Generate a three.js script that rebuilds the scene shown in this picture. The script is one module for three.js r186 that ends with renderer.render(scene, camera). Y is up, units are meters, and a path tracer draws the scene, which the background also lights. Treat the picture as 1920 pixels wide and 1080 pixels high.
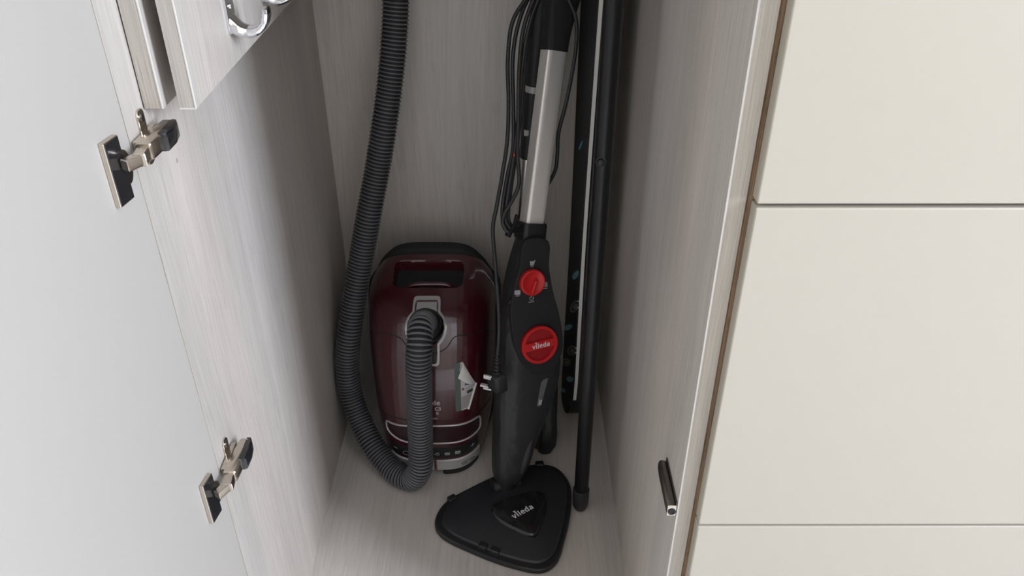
import * as THREE from 'three';
import { RoundedBoxGeometry } from 'three/addons/geometries/RoundedBoxGeometry.js';
import { mergeGeometries, mergeVertices, toCreasedNormals } from 'three/addons/utils/BufferGeometryUtils.js';
import { FontLoader } from 'three/addons/loaders/FontLoader.js';
import { TextGeometry } from 'three/addons/geometries/TextGeometry.js';
import { RectAreaLightUniformsLib } from 'three/addons/lights/RectAreaLightUniformsLib.js';

// ---------------------------------------------------------------- camera, sky, light, exposure
const scene = new THREE.Scene();
const renderer = new THREE.WebGLRenderer({ antialias: true });
renderer.toneMapping = THREE.LinearToneMapping;
renderer.toneMappingExposure = 1.07;
renderer.shadowMap.enabled = true;
RectAreaLightUniformsLib.init();

const camera = new THREE.PerspectiveCamera(38.65, 1920 / 1080, 0.02, 50);
camera.position.set(0, 1.2, 0);
camera.rotation.order = 'YXZ';
camera.rotation.set(-33.1 * Math.PI / 180, -0.0013, 0);

scene.background = new THREE.Color().setRGB(0.5, 0.57, 0.68);      // overcast sky outside the window

const WIN = { x: 2.3, z0: 0.42, z1: 1.04, y0: 0.95, y1: 2.66 };     // the window in the right-hand wall of the room
const windowLight = new THREE.RectAreaLight(new THREE.Color().setRGB(0.91, 0.975, 1.13), 39, WIN.z1 - WIN.z0, WIN.y1 - WIN.y0);
windowLight.position.set(WIN.x - 0.02, (WIN.y0 + WIN.y1) / 2, (WIN.z0 + WIN.z1) / 2);
windowLight.lookAt(-5, (WIN.y0 + WIN.y1) / 2, (WIN.z0 + WIN.z1) / 2);
windowLight.name = 'window_daylight';
scene.add(windowLight);
const WIN2 = { x: -2.0, z0: 1.15, z1: 2.2, y0: 0.70, y1: 2.50 };   // a second window in the left-hand wall, behind the open door
const windowLight2 = new THREE.RectAreaLight(new THREE.Color().setRGB(1.0, 0.985, 0.94), 5.6, WIN2.z1 - WIN2.z0, WIN2.y1 - WIN2.y0);
windowLight2.position.set(WIN2.x + 0.02, (WIN2.y0 + WIN2.y1) / 2, (WIN2.z0 + WIN2.z1) / 2);
windowLight2.lookAt(5, (WIN2.y0 + WIN2.y1) / 2, (WIN2.z0 + WIN2.z1) / 2);
windowLight2.name = 'window_daylight_left';
scene.add(windowLight2);

// ---------------------------------------------------------------- helpers
const V = (x, y, z) => new THREE.Vector3(x, y, z);
const lin = (r, g, b) => new THREE.Color().setRGB(r, g, b);
let seed = 7;
const rnd = () => (seed = (seed * 16807) % 2147483647) / 2147483647;
const used = {};
function numbered(n) { used[n] = (used[n] || 0) + 1; return used[n] === 1 ? n : n + '_' + String(used[n] - 1).padStart(3, '0'); }
const lerp = (a, b, t) => a + (b - a) * t;
const smooth = t => { t = Math.min(1, Math.max(0, t)); return t * t * (3 - 2 * t); };
function interp(x, xs, ys) {
  if (x <= xs[0]) return ys[0];
  for (let i = 1; i < xs.length; i++) if (x <= xs[i]) return lerp(ys[i - 1], ys[i], (x - xs[i - 1]) / (xs[i] - xs[i - 1]));
  return ys[ys.length - 1];
}
function spline(x, xs, ys) {                                        // smooth (Catmull-Rom) interpolation
  const n = xs.length;
  if (x <= xs[0]) return ys[0];
  if (x >= xs[n - 1]) return ys[n - 1];
  let i = 1; while (x > xs[i]) i++;
  const m = k => k <= 0 ? (ys[1] - ys[0]) / (xs[1] - xs[0]) : k >= n - 1 ? (ys[n - 1] - ys[n - 2]) / (xs[n - 1] - xs[n - 2]) : (ys[k + 1] - ys[k - 1]) / (xs[k + 1] - xs[k - 1]);
  const h = xs[i] - xs[i - 1], t = (x - xs[i - 1]) / h, t2 = t * t, t3 = t2 * t;
  return (2 * t3 - 3 * t2 + 1) * ys[i - 1] + (t3 - 2 * t2 + t) * h * m(i - 1) + (-2 * t3 + 3 * t2) * ys[i] + (t3 - t2) * h * m(i);
}
function thing(name, label, category, base = [0, 0, 0], group, kind) {
  const o = new THREE.Group(); o.name = numbered(name); o.position.set(...base);
  if (kind) o.userData.kind = kind;
  o.userData.label = label; o.userData.category = category;
  if (group) o.userData.group = group;
  scene.add(o); return o;
}
// geometry is given in world space; the mesh keeps it relative to the thing's base
function worldPos(o) { const p = V(0, 0, 0); while (o && o !== scene) { p.add(o.position); o = o.parent; } return p; }
function part(name, geo, mat, parent, label) {
  const g = Array.isArray(geo) ? merge(geo) : geo;
  const b = worldPos(parent); g.translate(-b.x, -b.y, -b.z);
  const m = new THREE.Mesh(g, mat); m.name = name; m.castShadow = m.receiveShadow = true;
  if (label) m.userData.label = label;
  parent.add(m); return m;
}
function structure(name, geo, mat, label, category) {
  const m = new THREE.Mesh(Array.isArray(geo) ? merge(geo) : geo, mat); m.name = name; m.castShadow = m.receiveShadow = true;
  m.userData = { kind: 'structure', label, category }; scene.add(m); return m;
}
function merge(list) {
  return mergeGeometries(list.map(g => {
    g = g.index ? g.toNonIndexed() : g;
    for (const k of Object.keys(g.attributes)) if (!['position', 'normal', 'uv'].includes(k)) g.deleteAttribute(k);
    if (!g.attributes.uv) g.setAttribute('uv', new THREE.BufferAttribute(new Float32Array(g.attributes.position.count * 2), 2));
    return g;
  }));
}
// box between two corners, bevelled a little, uv in metres with the grain axis along v
function box(x0, y0, z0, x1, y1, z1, r = 0, grain = 'y') {
  const sx = x1 - x0, sy = y1 - y0, sz = z1 - z0;
  let g = r > 0 ? new RoundedBoxGeometry(sx, sy, sz, 2, Math.min(r, sx / 2.01, sy / 2.01, sz / 2.01)) : new THREE.BoxGeometry(sx, sy, sz);
  g.translate((x0 + x1) / 2, (y0 + y1) / 2, (z0 + z1) / 2);
  return metreUV(g, grain);
}
function metreUV(g, grain = 'y', ou = 0, ov = 0) {
  g = g.index ? g.toNonIndexed() : g;
  const p = g.attributes.position, uv = new Float32Array(p.count * 2);
  const a = V(), b = V(), c = V(), n = V();
  for (let i = 0; i < p.count; i += 3) {
    a.fromBufferAttribute(p, i); b.fromBufferAttribute(p, i + 1); c.fromBufferAttribute(p, i + 2);
    n.copy(b).sub(a).cross(c.clone().sub(a));
    const ax = Math.abs(n.x), ay = Math.abs(n.y), az = Math.abs(n.z);
    for (let k = 0; k < 3; k++) {
      const q = [a, b, c][k]; let u, w;
      if (ax >= ay && ax >= az) { u = q.z; w = q.y; if (grain === 'z') [u, w] = [w, u]; u += 0.31; }
      else if (ay >= az) { u = q.x; w = q.z; if (grain === 'x') [u, w] = [w, u]; }
      else { u = q.x; w = q.y; if (grain === 'x') [u, w] = [w, u]; }
      uv[2 * (i + k)] = u + ou; uv[2 * (i + k) + 1] = w + ov;
    }
  }
  g.setAttribute('uv', new THREE.BufferAttribute(uv, 2)); return g;
}
function cyl(a, b, r0, r1 = r0, seg = 24) {                        // closed cylinder from a to b
  const A = V(...a), B = V(...b), d = B.clone().sub(A), L = d.length();
  const g = new THREE.CylinderGeometry(r1, r0, L, seg, 1);
  g.applyQuaternion(new THREE.Quaternion().setFromUnitVectors(V(0, 1, 0), d.normalize()));
  g.translate((A.x + B.x) / 2, (A.y + B.y) / 2, (A.z + B.z) / 2); return g;
}
function tube(points, r, seg = 80, rad = 10) {
  return new THREE.TubeGeometry(new THREE.CatmullRomCurve3(points.map(p => V(...p)), false, 'centripetal'), seg, r, rad, false);
}
// rings of points joined into a closed skin
function skin(rings, capStart = true, capEnd = true, crease = 0.6) {
  const n = rings[0].length, pos = [], idx = [];
  for (const r of rings) for (const q of r) pos.push(q.x, q.y, q.z);
  for (let i = 0; i + 1 < rings.length; i++) for (let j = 0; j < n; j++) {
    const a = i * n + j, b = i * n + (j + 1) % n, c = a + n, d = b + n;
    idx.push(a, b, d, a, d, c);
  }
  const cap = (k, flip) => {
    const m = V(0, 0, 0); for (const q of rings[k]) m.add(q); m.multiplyScalar(1 / n);
    const ci = pos.length / 3; pos.push(m.x, m.y, m.z);
    for (let j = 0; j < n; j++) { const a = k * n + j, b = k * n + (j + 1) % n; flip ? idx.push(ci, b, a) : idx.push(ci, a, b); }
  };
  if (capStart) cap(0, true);
  if (capEnd) cap(rings.length - 1, false);
  const g = new THREE.BufferGeometry();
  g.setAttribute('position', new THREE.Float32BufferAttribute(pos, 3)); g.setIndex(idx);
  return crease ? toCreasedNormals(g, crease) : (g.computeVertexNormals(), g);
}
function superRing(c, ax, ay, w, d, e = 3, n = 40) {
  const out = [];
  for (let i = 0; i < n; i++) {
    const t = i / n * Math.PI * 2, x = Math.cos(t), y = Math.sin(t);
    out.push(c.clone().addScaledVector(ax, w * Math.sign(x) * Math.abs(x) ** (2 / e)).addScaledVector(ay, d * Math.sign(y) * Math.abs(y) ** (2 / e)));
  }
  return out;
}
function roundRect(x0, y0, x1, y1, r) {
  const s = new THREE.Shape();
  s.moveTo(x0 + r, y0); s.lineTo(x1 - r, y0); s.absarc(x1 - r, y0 + r, r, -Math.PI / 2, 0); s.lineTo(x1, y1 - r); s.absarc(x1 - r, y1 - r, r, 0, Math.PI / 2);
  s.lineTo(x0 + r, y1); s.absarc(x0 + r, y1 - r, r, Math.PI / 2, Math.PI); s.lineTo(x0, y0 + r); s.absarc(x0 + r, y0 + r, r, Math.PI, 1.5 * Math.PI);
  return s;
}
const ext = (shape, depth, bevel = 0, cs = 10) => new THREE.ExtrudeGeometry(shape, bevel ? { depth: Math.max(1e-4, depth - bevel), bevelEnabled: true, bevelThickness: bevel, bevelSize: bevel, bevelOffset: -bevel, bevelSegments: 3, curveSegments: cs } : { depth, bevelEnabled: false, curveSegments: cs });

// ---------------------------------------------------------------- procedural textures
function lattice(px, py, s) {                                      // periodic value noise
  let k = s; const r = () => (k = (k * 16807) % 2147483647) / 2147483647; for (let i = 0; i < 5; i++) r();
  const a = new Float32Array(px * py); for (let i = 0; i < a.length; i++) a[i] = r();
  return (u, v) => {
    const x = u * px, y = v * py, xi = Math.floor(x), yi = Math.floor(y), fx = smooth(x - xi), fy = smooth(y - yi);
    const X0 = ((xi % px) + px) % px, X1 = (X0 + 1) % px, Y0 = ((yi % py) + py) % py, Y1 = (Y0 + 1) % py;
    return lerp(lerp(a[Y0 * px + X0], a[Y0 * px + X1], fx), lerp(a[Y1 * px + X0], a[Y1 * px + X1], fx), fy);
  };
}
function makeWood(W, H, base, amp, s) {
  const d = new Uint8Array(W * H * 4), bm = new Uint8Array(W * H * 4);
  const warp = lattice(5, 4, s + 1), band = lattice(9, 3, s + 2), mid = lattice(44, 5, s + 3), fine = lattice(190, 20, s + 4), hair = lattice(430, 44, s + 5), fleck = lattice(120, 34, s + 6), tone = lattice(6, 2, s + 7);
  const enc = c => Math.round(255 * (c <= 0.0031308 ? 12.92 * c : 1.055 * c ** (1 / 2.4) - 0.055));
  for (let y = 0; y < H; y++) for (let x = 0; x < W; x++) {
    const v = y / H; let u = x / W + (warp(x / W, v) - 0.5) * 0.035;
    const b = band(u, v) - 0.5, m = mid(u, v) - 0.5, f = fine(u, v) - 0.5, h = hair(u, v) - 0.5;
    let k = 1 + amp * (0.9 * b + 0.75 * m + 0.8 * f + 0.6 * h);
    const fl = fleck(u, v); if (fl > 0.80) k -= amp * (fl - 0.80) * 3.2;
    const t = (tone(u, v) - 0.5) * 0.05, i = (y * W + x) * 4;
    d[i] = enc(Math.min(1, base[0] * k * (1 + t))); d[i + 1] = enc(Math.min(1, base[1] * k)); d[i + 2] = enc(Math.min(1, base[2] * k * (1 - t))); d[i + 3] = 255;
    const q = Math.round(255 * Math.min(1, Math.max(0, 0.5 + 0.5 * f + 0.6 * h + 0.3 * m))); bm[i] = bm[i + 1] = bm[i + 2] = q; bm[i + 3] = 255;
  }
  const mk = (data, srgb) => { const t = new THREE.DataTexture(data, W, H); t.wrapS = t.wrapT = THREE.RepeatWrapping; t.magFilter = THREE.LinearFilter; t.minFilter = THREE.LinearMipmapLinearFilter; t.generateMipmaps = true; if (srgb) t.colorSpace = THREE.SRGBColorSpace; t.needsUpdate = true; return t; };
  const map = mk(d, true), bump = mk(bm, false);
  map.repeat.set(1 / 0.62, 1 / 1.35); bump.repeat.copy(map.repeat);
  return { map, bump };
}
const wd = makeWood(1024, 1024, [0.465, 0.432, 0.393], 0.14, 11);
const M = {};
M.wood = new THREE.MeshStandardMaterial({ map: wd.map, bumpMap: wd.bump, bumpScale: 0.0003, roughness: 0.55 });
const we = makeWood(256, 1024, [0.390, 0.356, 0.308], 0.22, 23);
we.map.repeat.set(1 / 0.12, 1 / 1.35); we.bump.repeat.copy(we.map.repeat);
M.edge = new THREE.MeshStandardMaterial({ map: we.map, bumpMap: we.bump, bumpScale: 0.0002, roughness: 0.5 });
M.edgeLip = new THREE.MeshStandardMaterial({ color: lin(0.54, 0.52, 0.48), roughness: 0.45 });
M.raw = (() => { const t = makeWood(256, 512, [0.26, 0.17, 0.10], 0.7, 31); t.map.repeat.set(1 / 0.03, 1 / 0.4); return new THREE.MeshStandardMaterial({ map: t.map, roughness: 0.8 }); })();
M.door = new THREE.MeshStandardMaterial({ color: lin(0.388, 0.368, 0.336), roughness: 0.5 });
M.cream = new THREE.MeshPhysicalMaterial({ color: lin(0.372, 0.343, 0.284), roughness: 0.42 });
M.roomWall = new THREE.MeshStandardMaterial({ color: lin(0.45, 0.415, 0.36), roughness: 0.9 });
M.roomCeil = new THREE.MeshStandardMaterial({ color: lin(0.82, 0.80, 0.77), roughness: 0.9 });
M.roomFloor = (() => { const t = makeWood(512, 1024, [0.74, 0.74, 0.74], 0.12, 57); t.map.repeat.set(1 / 0.4, 1 / 1.6); return new THREE.MeshStandardMaterial({ map: t.map, roughness: 0.5 }); })();
M.nickel = new THREE.MeshStandardMaterial({ color: lin(0.62, 0.56, 0.48), metalness: 1, roughness: 0.24 });
M.nickelDark = new THREE.MeshStandardMaterial({ color: lin(0.20, 0.185, 0.165), metalness: 1, roughness: 0.32 });
M.chrome = new THREE.MeshStandardMaterial({ color: lin(0.78, 0.79, 0.81), metalness: 1, roughness: 0.16 });
M.alu = new THREE.MeshStandardMaterial({ color: lin(0.86, 0.83, 0.79), metalness: 0.55, roughness: 0.4 });
M.black = new THREE.MeshStandardMaterial({ color: lin(0.013, 0.013, 0.014), roughness: 0.45 });
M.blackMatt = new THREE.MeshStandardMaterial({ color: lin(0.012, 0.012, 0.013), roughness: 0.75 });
M.charcoal = new THREE.MeshStandardMaterial({ color: lin(0.019, 0.0195, 0.022), roughness: 0.46 });
M.hose = new THREE.MeshPhysicalMaterial({ color: lin(0.115, 0.118, 0.126), roughness: 0.26 });
M.gloss = new THREE.MeshPhysicalMaterial({ color: lin(0.011, 0.011, 0.012), roughness: 0.22, clearcoat: 0.5 });
M.legBlack = new THREE.MeshPhysicalMaterial({ color: lin(0.006, 0.006, 0.007), roughness: 0.3, specularIntensity: 0.7 });
M.burgundy = new THREE.MeshPhysicalMaterial({ color: lin(0.054, 0.0050, 0.0105), roughness: 0.3, clearcoat: 1, clearcoatRoughness: 0.06 });
M.silver = new THREE.MeshStandardMaterial({ color: lin(0.50, 0.50, 0.49), metalness: 0.35, roughness: 0.4 });
M.red = new THREE.MeshPhysicalMaterial({ color: lin(0.56, 0.014, 0.016), roughness: 0.4 });
M.redDeep = new THREE.MeshPhysicalMaterial({ color: lin(0.33, 0.007, 0.010), roughness: 0.42 });
M.print = new THREE.MeshStandardMaterial({ color: lin(0.62, 0.62, 0.62), roughness: 0.6 });
M.printGrey = new THREE.MeshStandardMaterial({ color: lin(0.36, 0.37, 0.39), roughness: 0.6 });
M.pinkPrint = new THREE.MeshStandardMaterial({ color: lin(0.62, 0.50, 0.50), roughness: 0.6 });
M.paper = new THREE.MeshStandardMaterial({ color: lin(0.66, 0.65, 0.62), roughness: 0.8 });
M.whiteTrim = new THREE.MeshStandardMaterial({ color: lin(0.60, 0.60, 0.56), roughness: 0.7 });

// ---------------------------------------------------------------- the room (outside the frame): shell and window
const RX0 = WIN2.x, RX1 = WIN.x, RZ0 = -1.56, RZ1 = 3.0, RY0 = -0.09, RY1 = 2.72, TH = 0.12;
structure('floor', metreUV(new THREE.BoxGeometry(RX1 - RX0 + 2 * TH, TH, RZ1 - RZ0 + 2 * TH).translate((RX0 + RX1) / 2, RY0 - TH / 2, (RZ0 + RZ1) / 2), 'z'), M.roomFloor, 'pale laminate floor of the room in front of the wardrobe', 'floor');
structure('ceiling', box(RX0 - TH, RY1, RZ0 - TH, RX1 + TH, RY1 + TH, RZ1 + TH), M.roomCeil, 'white ceiling of the room', 'ceiling');
structure('wall_back', box(RX0 - TH, RY0, RZ0 - TH, RX1 + TH, RY1, RZ0), M.roomWall, 'plain wall behind the wardrobe and drawers', 'wall');
structure('wall_left', [box(RX0 - TH, RY0, RZ0, RX0, RY1, WIN2.z0), box(RX0 - TH, RY0, WIN2.z1, RX0, RY1, RZ1), box(RX0 - TH, RY0, WIN2.z0, RX0, WIN2.y0, WIN2.z1), box(RX0 - TH, WIN2.y1, WIN2.z0, RX0, RY1, WIN2.z1)], M.roomWall, 'plain wall beyond the open wardrobe door', 'wall');
structure('wall_front', box(RX0 - TH, RY0, RZ1, RX1 + TH, RY1, RZ1 + TH), M.roomWall, 'plain wall facing the wardrobe', 'wall');
structure('wall_right', [box(RX1, RY0, RZ0, RX1 + TH, RY1, WIN.z0), box(RX1, RY0, WIN.z1, RX1 + TH, RY1, RZ1), box(RX1, RY0, WIN.z0, RX1 + TH, WIN.y0, WIN.z1), box(RX1, WIN.y1, WIN.z0, RX1 + TH, RY1, WIN.z1)], M.roomWall, 'plain wall with the tall window', 'wall');
for (const [n, W, xf, lab] of [[1, WIN, WIN.x + 0.03, 'tall white framed window in the right-hand wall'], [2, WIN2, WIN2.x - 0.08, 'tall white framed window in the left-hand wall']]) {
  const fr = (a, b, c, d) => box(xf, b, a, xf + 0.05, d, c, 0.004);
  const w = structure('window_' + n, [fr(W.z0, W.y0, W.z0 + 0.04, W.y1), fr(W.z1 - 0.04, W.y0, W.z1, W.y1), fr(W.z0, W.y0, W.z1, W.y0 + 0.04), fr(W.z0, W.y1 - 0.04, W.z1, W.y1)], M.roomCeil, lab, 'window');
  const pane = new THREE.Mesh(box(xf + 0.023, W.y0 + 0.03, W.z0 + 0.03, xf + 0.027, W.y1 - 0.03, W.z1 - 0.03), new THREE.MeshPhysicalMaterial({ transmission: 1, roughness: 0, thickness: 0 }));
  pane.name = 'pane'; w.add(pane);
}

// ---------------------------------------------------------------- wardrobe
const XL = -0.35, XR = 0.197, ZB = -1.488, ZFL = -0.706, ZFR = -0.672, PT = 0.018, TOP = 2.3;
const wardrobe = thing('wardrobe', 'open pale wood-grain wardrobe compartment holding the cleaning tools', 'wardrobe', [(XL + XR) / 2, 0, (ZB + ZFR) / 2]);
{
  const panel = (x0, x1, zf, lipX) => {
    const p = part('side_panel', box(x0, RY0, ZB - 0.008, x1, TOP, zf - 0.001), M.wood, wardrobe);
    part('edge_band', box(x0, RY0, zf - 0.0012, x1, TOP, zf, 0.0005), M.edge, p, 'pale edge banding with fine grain');
    if (lipX > 0) part('edge_lip', box(lipX - 0.0011, RY0, zf - 0.0010, lipX + 0.0011, TOP, zf + 0.0004, 0.0006), M.edgeLip, p);
  };
  panel(XL - PT, XL, ZFL, XL - 0.0008); panel(XR, XR + PT, ZFR, XR + 0.0008);
  part('back_panel', box(XL, 0, ZB - 0.008, XR, TOP, ZB), M.wood, wardrobe);
  part('base_panel', box(XL, -PT, ZB, XR, 0, ZFR - 0.004, 0, 'z'), M.wood, wardrobe);
  part('plinth', box(XL, RY0, ZFR - 0.05, XR, -PT, ZFR - 0.034), M.wood, wardrobe);
  part('top_panel', box(XL, TOP - PT, ZB, XR, TOP, ZFR - 0.004, 0, 'z'), M.wood, wardrobe);
  part('shelf', box(XL, 1.72, ZB, XR, 1.72 + PT, ZFR - 0.04, 0, 'z'), M.wood, wardrobe);
  // two upright boards hung under the shelf on the left, with coat hooks
  const yb = 0.916, zb = -0.748;
  const spacer = part('spacer_board', box(XL + 0.0015, yb, ZB, XL + 0.019, 1.72, zb - 0.001), M.wood, wardrobe);
  part('edge_band', box(XL + 0.0015, yb, zb - 0.0012, XL + 0.019, 1.72, zb, 0.0004), M.edge, spacer);
  part('edge_lip', box(XL + 0.0176, yb, zb - 0.0012, XL + 0.0197, 1.72, zb + 0.0004, 0.0006), M.edgeLip, spacer);
  const bx0 = -0.3152, bx1 = -0.2996;
  const hookBoard = part('hook_board', box(bx0, yb, ZB, bx1, 1.72, zb - 0.001), M.wood, wardrobe);
  part('edge_band', box(bx0, yb, zb - 0.0012, bx1, 1.72, zb, 0.0004), M.edge, hookBoard);
  part('edge_lip', [box(bx1 - 0.0012, yb, zb - 0.0012, bx1 + 0.0009, 1.72, zb + 0.0005, 0.0007), box(bx0, yb - 0.0006, zb - 0.0012, bx1, yb + 0.0012, zb + 0.0003, 0.0004)], M.edgeLip, hookBoard);
  for (const hz of [-0.888, -1.022]) {
    // back plate (rounded strip with two screws) and a broad arm sweeping out and up
    const g = [];
    const pl = ext(roundRect(-0.0128, 0, 0.0128, 0.085, 0.0120), 0.0035, 0.001);
    pl.rotateY(Math.PI / 2); pl.translate(bx1, 0.9465, hz); g.push(pl);
    for (const sy of [0.976, 0.988]) g.push(cyl([bx1 + 0.003, sy, hz], [bx1 + 0.0050, sy, hz], 0.0036, 0.0028, 18));
    const cx = bx1 + 0.0200, cy = 0.9705, rings = [];
    rings.push(superRing(V(bx1 + 0.0015, 0.9585, hz), V(0, -1, 0), V(0, 0, 1), 0.0115, 0.0120, 3, 24));
    rings.push(superRing(V(bx1 + 0.0045, 0.9568, hz), V(-0.12, -0.99, 0), V(0, 0, 1), 0.0090, 0.0120, 3, 24));
    for (let i = 0; i <= 36; i++) {
      const t = i / 36, a = lerp(-2.25, 0.22, t), th = lerp(0.0068, 0.0042, smooth(t * 1.5)), wz = lerp(0.0118, 0.0092, t), e = i === 36 ? 0.72 : 1;
      rings.push(superRing(V(cx + Math.cos(a) * 0.0208, cy + Math.sin(a) * 0.0208, hz), V(Math.cos(a), Math.sin(a), 0), V(0, 0, 1), th * e, wz * e, 2.6, 24));
    }
    g.push(skin(rings, true, true, 0.9));
    part('coat_hook', g, M.chrome, hookBoard, 'chrome coat hook with screwed back plate');
  }
  // filled screw hole in the left panel
  part('screw_hole', [cyl([XL - 0.001, 0.842, -0.794], [XL + 0.0002, 0.842, -0.794], 0.0028, 0.0028, 12), cyl([XL - 0.001, 0.850, -0.806], [XL + 0.0002, 0.850, -0.806], 0.0009, 0.0009, 8)], new THREE.MeshStandardMaterial({ color: lin(0.36, 0.31, 0.25), roughness: 0.9 }), wardrobe, 'small filled screw hole');
  // the open door: its plain inner face looks into the opening
  const dz = ZFL + 0.0004, dx = XL - 0.0003, da = 9 * Math.PI / 180;
  const dg = new RoundedBoxGeometry(0.019, TOP + 0.03, 0.56, 2, 0.0012); dg.translate(-0.0095, TOP / 2 - 0.03, 0.28); dg.rotateY(-da); dg.translate(dx, 0, dz);
  part('door', dg, M.door, wardrobe, 'plain off-white inner face of the open door');
  // concealed hinges
  for (const hy of [0.893, 0.474]) {
    const O = V(XL, hy, 0), g = [];
    const armA = V(XL + 0.0135, hy, -0.700), armB = V(XL + 0.0175, hy + 0.001, -0.757);
    // arm: folded metal channel
    const rings = [];
    for (const [t, w, d] of [[0, 0.0074, 0.0066], [0.03, 0.0084, 0.0076], [0.55, 0.0090, 0.0078], [0.97, 0.0084, 0.0060], [1, 0.0076, 0.0050]])
      rings.push(superRing(armA.clone().lerp(armB, t), V(0, 1, 0), V(1, 0, 0), w, d, 7, 28));
    const hinge = part('hinge', skin(rings), M.nickel, wardrobe, 'nickel concealed hinge');
    const cov = [];
    for (const [t, w, d, o] of [[0.36, 0.0088, 0.0034, 0.0074], [0.39, 0.0093, 0.0052, 0.0080], [0.68, 0.0093, 0.0054, 0.0076], [0.92, 0.0087, 0.0048, 0.0056], [1.04, 0.0074, 0.0030, 0.0038]])
      cov.push(superRing(armA.clone().lerp(armB, t).add(V(o, 0, 0)), V(0, 1, 0), V(1, 0, 0), w, d, 5, 28));
    part('cover_cap', skin(cov), M.gloss, hinge, 'black cover cap');
    const mp = ext(roundRect(-0.0075, -0.0275, 0.0075, 0.0275, 0.006), 0.0022, 0.0006); mp.rotateY(Math.PI / 2); mp.translate(XL, hy, -0.7355);
    part('mounting_plate', [mp, box(XL + 0.0015, hy - 0.007, -0.752, XL + 0.008, hy + 0.007, -0.706, 0.001)], M.nickel, hinge);
    for (const s of [-1, 1]) part('screw', [cyl([XL + 0.0020, hy + s * 0.0195, -0.7355], [XL + 0.0038, hy + s * 0.0195, -0.7355], 0.0042, 0.0036, 18), box(XL + 0.0036, hy + s * 0.0195 - 0.003, -0.7362, XL + 0.0040, hy + s * 0.0195 + 0.003, -0.7348)], M.nickelDark, hinge);
    // link from the arm to the cup, then the cup flange on the door
    const link = (A, B, w, d) => skin([0, 0.04, 0.96, 1].map((t, i) => { const k = i === 0 || i === 3 ? 0.86 : 1; const dir = B.clone().sub(A).normalize(), side = V(dir.z, 0, -dir.x); return superRing(A.clone().lerp(B, t), V(0, 1, 0), side, w * k, d * k, 7, 28); }));
    part('link', [link(V(XL + 0.013, hy - 0.001, -0.704), V(XL + 0.0155, hy - 0.001, -0.683), 0.0066, 0.0058), link(V(XL + 0.0145, hy - 0.001, -0.687), V(XL + 0.006, hy - 0.001, -0.672), 0.0056, 0.005)], M.nickel, hinge);
    const fl = new RoundedBoxGeometry(0.0056, 0.062, 0.023, 3, 0.0012); fl.translate(0.0028, 0, 0.033); fl.rotateY(-da); fl.translate(dx, hy - 0.007, dz);
    const cup = new THREE.CylinderGeometry(0.0165, 0.0165, 0.006, 32); cup.rotateZ(Math.PI / 2); cup.scale(1, 1, 0.5); cup.translate(0.003, 0, 0.022); cup.rotateY(-da); cup.translate(dx, hy - 0.007, dz);
    part('cup_flange', fl, M.nickel, hinge);
    const fc = new RoundedBoxGeometry(0.0012, 0.0595, 0.0205, 2, 0.0004); fc.translate(0.0056, 0, 0.033); fc.rotateY(-da); fc.translate(dx, hy - 0.007, dz); part('flange_face', fc, M.gloss, hinge, 'hinge cup face with the reflected dark interior put in as black'); part('cup', cup, M.nickelDark, hinge, 'dark hinge cup');  // flange face: the dark interior it mirrors is put into its black colour
  }
  // push latch on the right panel
  const lat = [];
  const ly = 0.444;
  const lr = []; for (const [z, w, d] of [[-0.752, 0.0055, 0.003], [-0.748, 0.0082, 0.0052], [-0.735, 0.0088, 0.0058], [-0.678, 0.0088, 0.0058], [-0.6755, 0.0080, 0.0052]]) lr.push(superRing(V(XR - 0.0060, ly, z), V(0, 1, 0), V(1, 0, 0), w, d, 4, 28));
  lat.push(skin(lr));
  const latch = part('push_latch', lat, M.nickelDark, wardrobe, 'dark metal push latch on the right panel');
  part('flange', box(XR - 0.0016, ly + 0.007, -0.750, XR, ly + 0.0125, -0.6745, 0.0005), M.nickelDark, latch);
  part('end_plate', box(XR - 0.0115, ly - 0.0085, -0.6757, XR - 0.0004, ly + 0.0085, -0.6735, 0.0008), M.nickel, latch);
  part('plunger', [new THREE.TorusGeometry(0.0036, 0.0012, 10, 24).translate(XR - 0.0060, ly - 0.001, -0.6730), cyl([XR - 0.006, ly - 0.001, -0.675], [XR - 0.006, ly - 0.001, -0.6728], 0.003, 0.003, 18)], M.blackMatt, latch);
}

// ---------------------------------------------------------------- drawer unit beside the wardrobe
{
  const x0 = 0.2195, x1 = 1.12, zf = -0.655, zk = -0.672;
  const unit = thing('drawer_unit', 'tall cream drawer unit with handleless fronts beside the wardrobe', 'drawers', [(x0 + x1) / 2, RY0, (ZB + zf) / 2]);
  part('carcass', box(x0 - 0.004, RY0, ZB, x1, TOP, -0.6745), M.raw, unit, 'raw brown carcass edge showing in the gap');
  for (const [y0, y1] of [[0.020, 0.4375], [0.4415, 0.858], [0.862, 1.279], [1.283, 1.70], [1.704, TOP]]) part('drawer_front', box(x0, y0, zk, x1, y1, zf, 0.0018, 'x'), M.cream, unit);
  part('plinth', box(x0, RY0, -0.74, x1, 0.016, -0.72), M.cream, unit);
}

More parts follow.
